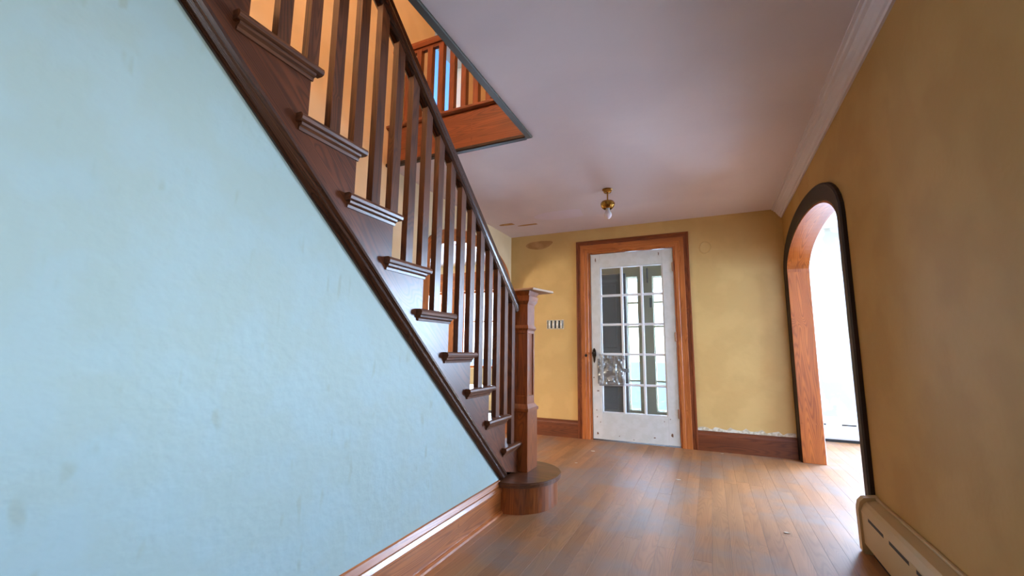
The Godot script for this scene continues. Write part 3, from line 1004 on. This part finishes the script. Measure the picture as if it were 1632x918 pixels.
	for q in zs:
		var ztop: float = q[0] - 0.0225
		var yt := ra.y + rs * (ztop - ra.z) - 0.030
		b = mb()
		var lo := Vector3(-1.203, q[1], q[0] - 0.045)
		b.prism(PackedVector2Array([Vector2(-0.045, 0), Vector2(0, 0), Vector2(0, yt + rs * 0.0225 - q[1]), Vector2(-0.045, yt - rs * 0.0225 - q[1])]), Vector3(-1.203, q[1], q[0]), Vector3(0, 0, 1), UPV, Vector3(0.030, 0, 0))
		obj("baluster", b, M.baluster, bal)
	# fillets between the balusters under the rail
	zs.reverse()
	for i in zs.size() - 1:
		var z0: float = zs[i + 1][0]
		var z1: float = zs[i][0] - 0.045
		b = mb(Vector3(0, 0.64, 0.76))
		var ya := ra.y + rs * (z0 - ra.z) - 0.028
		var yb := ra.y + rs * (z1 - ra.z) - 0.028
		b.prism(PackedVector2Array([Vector2(z0, ya - 0.034), Vector2(z1, yb - 0.034), Vector2(z1, yb), Vector2(z0, ya)]), Vector3(-1.199, 0, 0), Vector3(0, 0, 1), UPV, Vector3(0.020, 0, 0))
		obj("rail_fillet", b, M.rail, bal)
	# newel post
	var nw := thing("newel_post", "square dark oak newel post with recessed panel standing on the rounded bottom step", "newel post", Vector3(-1.165, 0.179, -2.75))
	var o := -nw.position
	b = mb(); b.box(Vector3(-1.228, 0.179, -2.838) + o, Vector3(-1.104, 0.555, -2.664) + o, 0.003)
	obj("base", b, M.newel, nw)
	b = mb()
	taper(b, o, 0.555, 0.575, [-1.234, -1.098, -2.844, -2.658], [-1.234, -1.098, -2.844, -2.658])
	taper(b, o, 0.575, 0.602, [-1.230, -1.102, -2.838, -2.662], [-1.216, -1.111, -2.802, -2.676])
	obj("base_moulding", b, M.newel, nw)
	# shaft: core and raised frame round the panels on the outer and near faces
	b = mb(); b.box(Vector3(-1.212, 0.60, -2.798) + o, Vector3(-1.120, 1.30, -2.682) + o)
	obj("shaft", b, M.newel, nw)
	b = mb()
	for q in [[0.60, 0.655], [1.065, 1.30]]:
		b.box(Vector3(-1.216, q[0], -2.802) + o, Vector3(-1.112, q[1], -2.676) + o, 0.002)
	for q in [[-1.216, -1.190], [-1.138, -1.112]]:
		b.box(Vector3(q[0], 0.655, -2.802) + o, Vector3(q[1], 1.065, -2.782) + o, 0.001)
		b.box(Vector3(q[0], 0.655, -2.696) + o, Vector3(q[1], 1.065, -2.676) + o, 0.001)
	obj("panel_frame", b, M.newel, nw)
	b = mb()
	taper(b, o, 1.085, 1.10, [-1.217, -1.111, -2.803, -2.675], [-1.226, -1.102, -2.812, -2.666])
	taper(b, o, 1.10, 1.122, [-1.226, -1.102, -2.812, -2.666], [-1.219, -1.109, -2.805, -2.673])
	obj("collar", b, M.newel, nw)
	b = mb()
	taper(b, o, 1.262, 1.285, [-1.217, -1.111, -2.803, -2.675], [-1.232, -1.096, -2.818, -2.660])
	taper(b, o, 1.285, 1.320, [-1.232, -1.096, -2.818, -2.660], [-1.236, -1.092, -2.822, -2.656])
	taper(b, o, 1.320, 1.352, [-1.226, -1.102, -2.812, -2.666], [-1.240, -1.088, -2.826, -2.652])
	obj("neck_moulding", b, M.newel, nw)
	var cap := thing("loose_cap_board", "thin pale board lying askew on top of the newel post", "board", Vector3(-1.135, 1.352, -2.76))
	b = mb(Vector3(1, 0, 0))
	b.box(Vector3(-0.115, 0.0, -0.135), Vector3(0.115, 0.016, 0.115), 0.003)
	obj("board", b, M.cap_wood, cap)
	cap.rotation.y = deg_to_rad(-14.0)

func shrink(e: PackedVector2Array, c: Vector2, k: float) -> PackedVector2Array:
	var r := PackedVector2Array()
	for q in e:
		r.append(c + (q - c) * Vector2(k if q.x > c.x else 1.0, k))
	return r

func taper(b: MB, o: Vector3, y0: float, y1: float, r0: Array, r1: Array) -> void:
	var p := []
	for q in [[r0, y0], [r1, y1]]:
		var r: Array = q[0]
		p.append([o + Vector3(r[0], q[1], r[2]), o + Vector3(r[1], q[1], r[2]), o + Vector3(r[1], q[1], r[3]), o + Vector3(r[0], q[1], r[3])])
	var hints := [Vector3(0, 0, -1), Vector3(1, 0, 0), Vector3(0, 0, 1), Vector3(-1, 0, 0)]
	for i in 4:
		var j := (i + 1) % 4
		b.face([p[0][i], p[0][j], p[1][j], p[1][i]], hints[i])
	b.face(p[0], Vector3(0, -1, 0))
	b.face(p[1], UPV)

func build_landing() -> void:
	var b: MB
	var ld := thing("landing_railing", "orange oak landing railing with square balusters above the ceiling edge", "railing", Vector3(-1.62, Y2 + 0.036, -2.51))
	var o := -ld.position
	b = mb(Vector3(1, 0, 0))
	b.prism(PackedVector2Array([Vector2(-0.026, 0), Vector2(0.026, 0), Vector2(0.034, 0.025), Vector2(0.030, 0.05), Vector2(0.014, 0.062), Vector2(-0.014, 0.062), Vector2(-0.030, 0.05), Vector2(-0.034, 0.025)]), Vector3(XL, 3.305, -2.51) + o, Vector3(0, 0, 1), UPV, Vector3(1.17, 0, 0))
	obj("handrail", b, M.fascia, ld)
	b = mb(Vector3(1, 0, 0))
	b.box(Vector3(XL, 3.275, -2.524) + o, Vector3(-1.05, 3.306, -2.496) + o)
	obj("subrail", b, M.fascia, ld)
	var proto := mb()
	proto.box(Vector3(-0.0215, 0, -0.0215), Vector3(0.0215, 0.60, 0.0215), 0.002)
	var me := proto.mesh()
	var x := -2.175
	while x < -1.06:
		var k := inst("baluster", me, M.fascia, ld)
		k.position = Vector3(x, Y2 + 0.036, -2.51) + o
		x += 0.1035
	# lamp hanging in the upper hall
	var lp := thing("hanging_lamp", "warm glowing globe lamp hanging over the upper stair landing", "lamp", Vector3(-1.0, 4.5, 0.5))
	b = mb()
	b.lathe(Vector3.ZERO, PackedVector2Array([Vector2(0.001, -0.09), Vector2(0.05, -0.078), Vector2(0.083, -0.04), Vector2(0.09, 0.0), Vector2(0.08, 0.045), Vector2(0.05, 0.08), Vector2(0.03, 0.09)]), 20)
	var gm := plain(Color8(255, 226, 180), 0.4)
	gm.emission_enabled = true
	gm.emission = Color8(255, 190, 110)
	gm.emission_energy_multiplier = 2.0
	obj("globe", b, gm, lp)
	b = mb(); b.bar(Vector3(0, 0.09, 0), Vector3(0, 0.5, 0), 0.008)
	obj("rod", b, M.brass, lp)
	var om := OmniLight3D.new()
	om.name = "hanging_lamp_light"
	om.light_energy = 2.9
	om.light_color = Color(1.0, 0.85, 0.78)
	om.light_size = 0.08
	om.omni_range = 12.0
	om.omni_attenuation = 2.0
	om.shadow_enabled = true
	lp.add_child(om)

# ---------------------------------------------------------------- the glazed door
func build_door() -> void:
	var d := frame("door_1", "white painted fifteen pane glazed door with chipped bottom rail", "door")
	var z0 := ZB - 0.045
	var z1 := ZB - 0.005
	var x0 := -1.213
	var x1 := -0.322
	var y0 := 0.012
	var y1 := 2.056
	var gx := [-1.105, -0.432]
	var gy := [0.292, 1.898]
	var b := mb()
	b.box(Vector3(x0, y0, z0), Vector3(gx[0], y1, z1), 0.003)
	obj("stile", b, M.white_paint, d)
	b = mb(); b.box(Vector3(gx[1], y0, z0), Vector3(x1, y1, z1), 0.003)
	obj("stile", b, M.white_paint, d)
	b = mb(); b.box(Vector3(gx[0], y0, z0), Vector3(gx[1], gy[0], z1 - 0.0005), 0.001)
	obj("rail", b, M.white_paint, d)
	b = mb(); b.box(Vector3(gx[0], gy[1], z0), Vector3(gx[1], y1, z1 - 0.0005), 0.001)
	obj("rail", b, M.white_paint, d)
	var ys := [gy[0], 0.597, 0.922, 1.247, 1.573, gy[1]]
	var xs := [gx[0], -0.868, -0.652, gx[1]]
	for i in [1, 2]:
		b = mb(); b.box(Vector3(xs[i] - 0.014, gy[0], z0 + 0.006), Vector3(xs[i] + 0.014, gy[1], z1 - 0.006), 0.006)
		obj("muntin", b, M.muntin, d)
	for j in range(1, 5):
		b = mb(); b.box(Vector3(gx[0], ys[j] - 0.013, z0 + 0.008), Vector3(gx[1], ys[j] + 0.013, z1 - 0.008), 0.006)
		obj("muntin", b, M.muntin, d)
	# putty bead round the glass opening
	b = mb()
	for q in [[gx[0], gx[0] + 0.012, gy[0], gy[1]], [gx[1] - 0.012, gx[1], gy[0], gy[1]]]:
		b.box(Vector3(q[0], q[2], z0 + 0.008), Vector3(q[1], q[3], z1 - 0.008), 0.004)
	for q in [[gy[0], gy[0] + 0.012], [gy[1] - 0.012, gy[1]]]:
		b.box(Vector3(gx[0], q[0], z0 + 0.008), Vector3(gx[1], q[1], z1 - 0.008), 0.004)
	obj("glazing_bead", b, M.muntin, d)
	for i in 3:
		for j in 5:
			b = mb(); b.box(Vector3(xs[i], ys[j], z0 + 0.017), Vector3(xs[i + 1], ys[j + 1], z0 + 0.021))
			obj("pane", b, M.glass, d)
	# hinges
	for y in [1.852, 1.108, 0.329]:
		b = mb()
		b.box(Vector3(-0.334, y - 0.045, z1 - 0.002), Vector3(-0.318, y + 0.045, ZB + 0.006), 0.001)
		b.bar(Vector3(-0.321, y - 0.05, ZB + 0.006), Vector3(-0.321, y + 0.05, ZB + 0.006), 0.0075)
		obj("hinge", b, M.hinge, d)
	# lock plate and knob
	b = mb()
	var e := PackedVector2Array()
	for i in 20:
		var a := TAU * i / 20.0
		e.append(Vector2(cos(a) * (0.022 if sin(a) > -0.2 else 0.014), sin(a) * 0.082))
	b.prism(e, Vector3(-1.186, 0.905, z1), Vector3.RIGHT, UPV, Vector3(0, 0, 0.004))
	var lk := obj("lock_plate", b, M.iron, d)
	b = mb()
	b.bar(Vector3(-1.186, 0.93, z1 + 0.004), Vector3(-1.186, 0.93, z1 + 0.03), 0.008)
	obj("knob_shank", b, M.iron, lk)
	b = mb()
	for i in 8:
		pass
	var kn := mb()
	kn.lathe(Vector3.ZERO, PackedVector2Array([Vector2(0.001, -0.012), Vector2(0.014, -0.010), Vector2(0.019, 0.0), Vector2(0.016, 0.009), Vector2(0.008, 0.014), Vector2(0.001, 0.015)]), 16)
	var ko := obj("knob", kn, M.iron, lk)
	ko.position = Vector3(-1.186, 0.93, z1 + 0.038)
	ko.rotation.x = PI / 2
	# paint chips
	for q in [[-1.15, 0.52, 0.024, 0.008], [-1.195, 0.665, 0.01, 0.006], [-1.165, 0.245, 0.006, 0.014], [-1.13, 0.19, 0.007, 0.01], [-1.16, 0.07, 0.014, 0.018], [-0.93, 0.06, 0.006, 0.006], [-0.57, 0.075, 0.016, 0.007], [-0.40, 0.11, 0.014, 0.022], [-0.47, 0.245, 0.006, 0.008], [-0.41, 0.27, 0.007, 0.006], [-0.78, 0.035, 0.008, 0.005], [-1.17, 0.315, 0.007, 0.008], [-1.155, 1.985, 0.008, 0.03], [-0.465, 2.01, 0.006, 0.024]]:
		var p := PackedVector2Array()
		for i in 8:
			var a := TAU * i / 8.0
			p.append(Vector2(cos(a) * q[2], sin(a) * q[3]) * rng.randf_range(0.45, 1.1))
		b = mb()
		b.prism(p, Vector3(q[0], q[1], z1), Vector3.RIGHT, UPV, Vector3(0, 0, 0.0006))
		obj("paint_chip", b, M.chip, d)
	# crumpled plastic taped over one pane
	var t := thing("plastic_patch", "crumpled grey plastic sheet taped over a left pane of the white door", "plastic sheet", Vector3(-1.0, 0.75, z1))
	b = mb()
	var nx := 24
	var ny := 24
	var ns := noise(77, 1.0, 1)
	var grid := []
	for j in ny + 1:
		var r := []
		for i in nx + 1:
			var u := float(i) / nx
			var v := float(j) / ny
			var px := lerpf(-0.135, 0.145, u) + 0.012 * ns.get_noise_2d(v * 3.0, 40.0) * (1.0 if u < 0.1 or u > 0.9 else 0.0)
			var py := lerpf(-0.155, 0.17, v) - (0.06 * u * u if v > 0.99 else 0.0)
			r.append(Vector3(px, py, 0.012 + 0.030 * absf(ns.get_noise_2d(u * 3.2 + v * 0.8, v * 1.4)) + 0.008 * absf(ns.get_noise_2d(u * 5.0, v * 4.0 + 9.0))))
		grid.append(r)
	for j in ny:
		for i in nx:
			b.face([grid[j][i], grid[j][i + 1], grid[j + 1][i + 1]], Vector3(0, 0, 1))
			b.face([grid[j][i], grid[j + 1][i + 1], grid[j + 1][i]], Vector3(0, 0, 1))
	obj("sheet", b, M.film, t)
	b = mb(); b.box(Vector3(-0.135, -0.172, 0.0), Vector3(0.125, -0.140, 0.004), 0.001)
	obj("tape_strip", b, M.tape, t)
	b = mb(); b.box(Vector3(-0.150, -0.15, 0.0), Vector3(-0.125, 0.12, 0.004), 0.001)
	obj("tape_strip", b, M.tape, t)
	b = mb(); b.box(Vector3(0.10, -0.02, 0.0), Vector3(0.19, 0.02, 0.004), 0.001)
	obj("tape_strip", b, M.tape, t)

# ---------------------------------------------------------------- fittings
func heater(called: String, label: String, at: Vector3, turn: float, length: float, m: Material, slots: Array, cap_end: bool) -> void:
	# along local +x, wall at z = 0, front towards +z
	var h := thing(called, label, "heater", at)
	h.rotation.y = turn
	var b := mb()
	b.prism(PackedVector2Array([Vector2(0, 0.03), Vector2(0.058, 0.03), Vector2(0.072, 0.05), Vector2(0.074, 0.20), Vector2(0.062, 0.228), Vector2(0.05, 0.24), Vector2(0.0, 0.252)]), Vector3(0, 0, 0.001), Vector3(0, 0, 1), UPV, Vector3(length, 0, 0))
	obj("casing", b, m, h)
	b = mb(); b.box(Vector3(0.01, 0.0, 0.005), Vector3(length, 0.032, 0.045))
	obj("toe_strip", b, M.black, h)
	for s in slots:
		b = mb()
		b.box(Vector3(s[0], 0.178, 0.0725), Vector3(s[1], 0.194, 0.0752), 0.0008)
		obj("slot", b, M.black, h)
	b = mb(Vector3(1, 0, 0)); b.box(Vector3(0, 0.252, 0.001), Vector3(length, 0.264, 0.014), 0.002)
	obj("back_lip", b, m, h)
	if cap_end:
		b = mb()
		var pr := PackedVector2Array([Vector2(0, 0.0), Vector2(0.072, 0.0), Vector2(0.082, 0.012), Vector2(0.084, 0.20), Vector2(0.076, 0.236), Vector2(0.058, 0.256), Vector2(0.0, 0.266)])
		b.prism(pr, Vector3(-0.045, 0, 0.001), Vector3(0, 0, 1), UPV, Vector3(0.045, 0, 0))
		obj("end_cap", b, m, h)

func build_fittings() -> void:
	var b: MB
	# heaters: local +x must run towards the viewer along the right wall, front towards -x
	var sl := []
	var q := 0.10
	while q < 4.6:
		sl.append([q, q + 0.20])
		q += 0.262
	heater("baseboard_heater", "beige baseboard heater along the right wall beside the dark arch foot", Vector3(XR, 0, -2.735), -PI / 2, 4.8, M.beige, sl, true)
	sl = []
	q = 0.06
	while q < 2.4:
		sl.append([q, q + 0.13])
		q += 0.27
	heater("baseboard_heater", "white baseboard heater under the patched wall in the room through the right arch", Vector3(0.92, 0, -5.95), 0.0, 2.6, M.heater_white, sl, true)
	# ceiling fixture
	var f := thing("ceiling_light", "small brass ceiling light with one bare white bulb near the door", "lamp", Vector3(-0.755, YC, -3.63))
	b = mb(); b.lathe(Vector3.ZERO, PackedVector2Array([Vector2(0.001, -0.034), Vector2(0.026, -0.033), Vector2(0.034, -0.024), Vector2(0.036, -0.006), Vector2(0.044, -0.004), Vector2(0.044, 0.0)]), 24)
	obj("canopy", b, M.brass, f)
	b = mb(); b.bar(Vector3(0, -0.03, 0), Vector3(0, -0.11, 0), 0.0065)
	obj("stem", b, M.brass, f)
	b = mb(); b.lathe(Vector3.ZERO, PackedVector2Array([Vector2(0.036, -0.178), Vector2(0.046, -0.170), Vector2(0.058, -0.150), Vector2(0.062, -0.130), Vector2(0.052, -0.112), Vector2(0.024, -0.103), Vector2(0.001, -0.102)]), 28)
	b.lathe(Vector3.ZERO, PackedVector2Array([Vector2(0.001, -0.125), Vector2(0.030, -0.13), Vector2(0.034, -0.178), Vector2(0.036, -0.178)]), 24)
	obj("bowl", b, M.brass, f)
	b = mb(); b.lathe(Vector3.ZERO, PackedVector2Array([Vector2(0.001, -0.192), Vector2(0.017, -0.192), Vector2(0.018, -0.130), Vector2(0.001, -0.128)]), 18)
	obj("socket", b, M.porcelain, f)
	b = mb(); b.lathe(Vector3.ZERO, PackedVector2Array([Vector2(0.001, -0.268), Vector2(0.012, -0.266), Vector2(0.024, -0.257), Vector2(0.032, -0.242), Vector2(0.033, -0.228), Vector2(0.028, -0.212), Vector2(0.018, -0.198), Vector2(0.014, -0.192)]), 24)
	obj("bulb", b, M.bulb, f)
	# open four gang switch box
	var s := thing("switch_box", "uncovered wall box with four pale switches on the yellow wall beside the door", "light switch", Vector3(-1.642, 1.258, ZB))
	b = mb()
	for r in [[-0.105, 0.105, 0.046, 0.054], [-0.105, 0.105, -0.054, -0.046], [-0.105, -0.097, -0.046, 0.046], [0.097, 0.105, -0.046, 0.046]]:
		b.box(Vector3(r[0], r[2], 0.0), Vector3(r[1], r[3], 0.005), 0.001)
	obj("box_rim", b, M.bare, s)
	b = mb(); b.box(Vector3(-0.097, -0.046, 0.0), Vector3(0.097, 0.046, 0.0025))
	obj("box_opening", b, M.black, s)
	for i in 4:
		b = mb()
		b.box(Vector3(-0.085 + i * 0.048, -0.044, 0.002), Vector3(-0.058 + i * 0.048, 0.044, 0.006), 0.001)
		var y := obj("switch_yoke", b, M.steel, s)
		b = mb()
		b.box(Vector3(-0.077 + i * 0.048, -0.012, 0.006), Vector3(-0.067 + i * 0.048, 0.012, 0.014), 0.002)
		obj("toggle", b, M.porcelain, y)
	# thumb latch in the casing edge
	var l := thing("latch_stub", "small round brown catch on the left door casing at lock height", "latch", Vector3(-1.275, 0.905, ZB + 0.024))
	b = mb(); b.lathe(Vector3.ZERO, PackedVector2Array([Vector2(0.001, 0.012), Vector2(0.012, 0.01), Vector2(0.016, 0.0)]), 14)
	var st := obj("catch", b, M.casing_dark, l)
	st.rotation.x = PI / 2
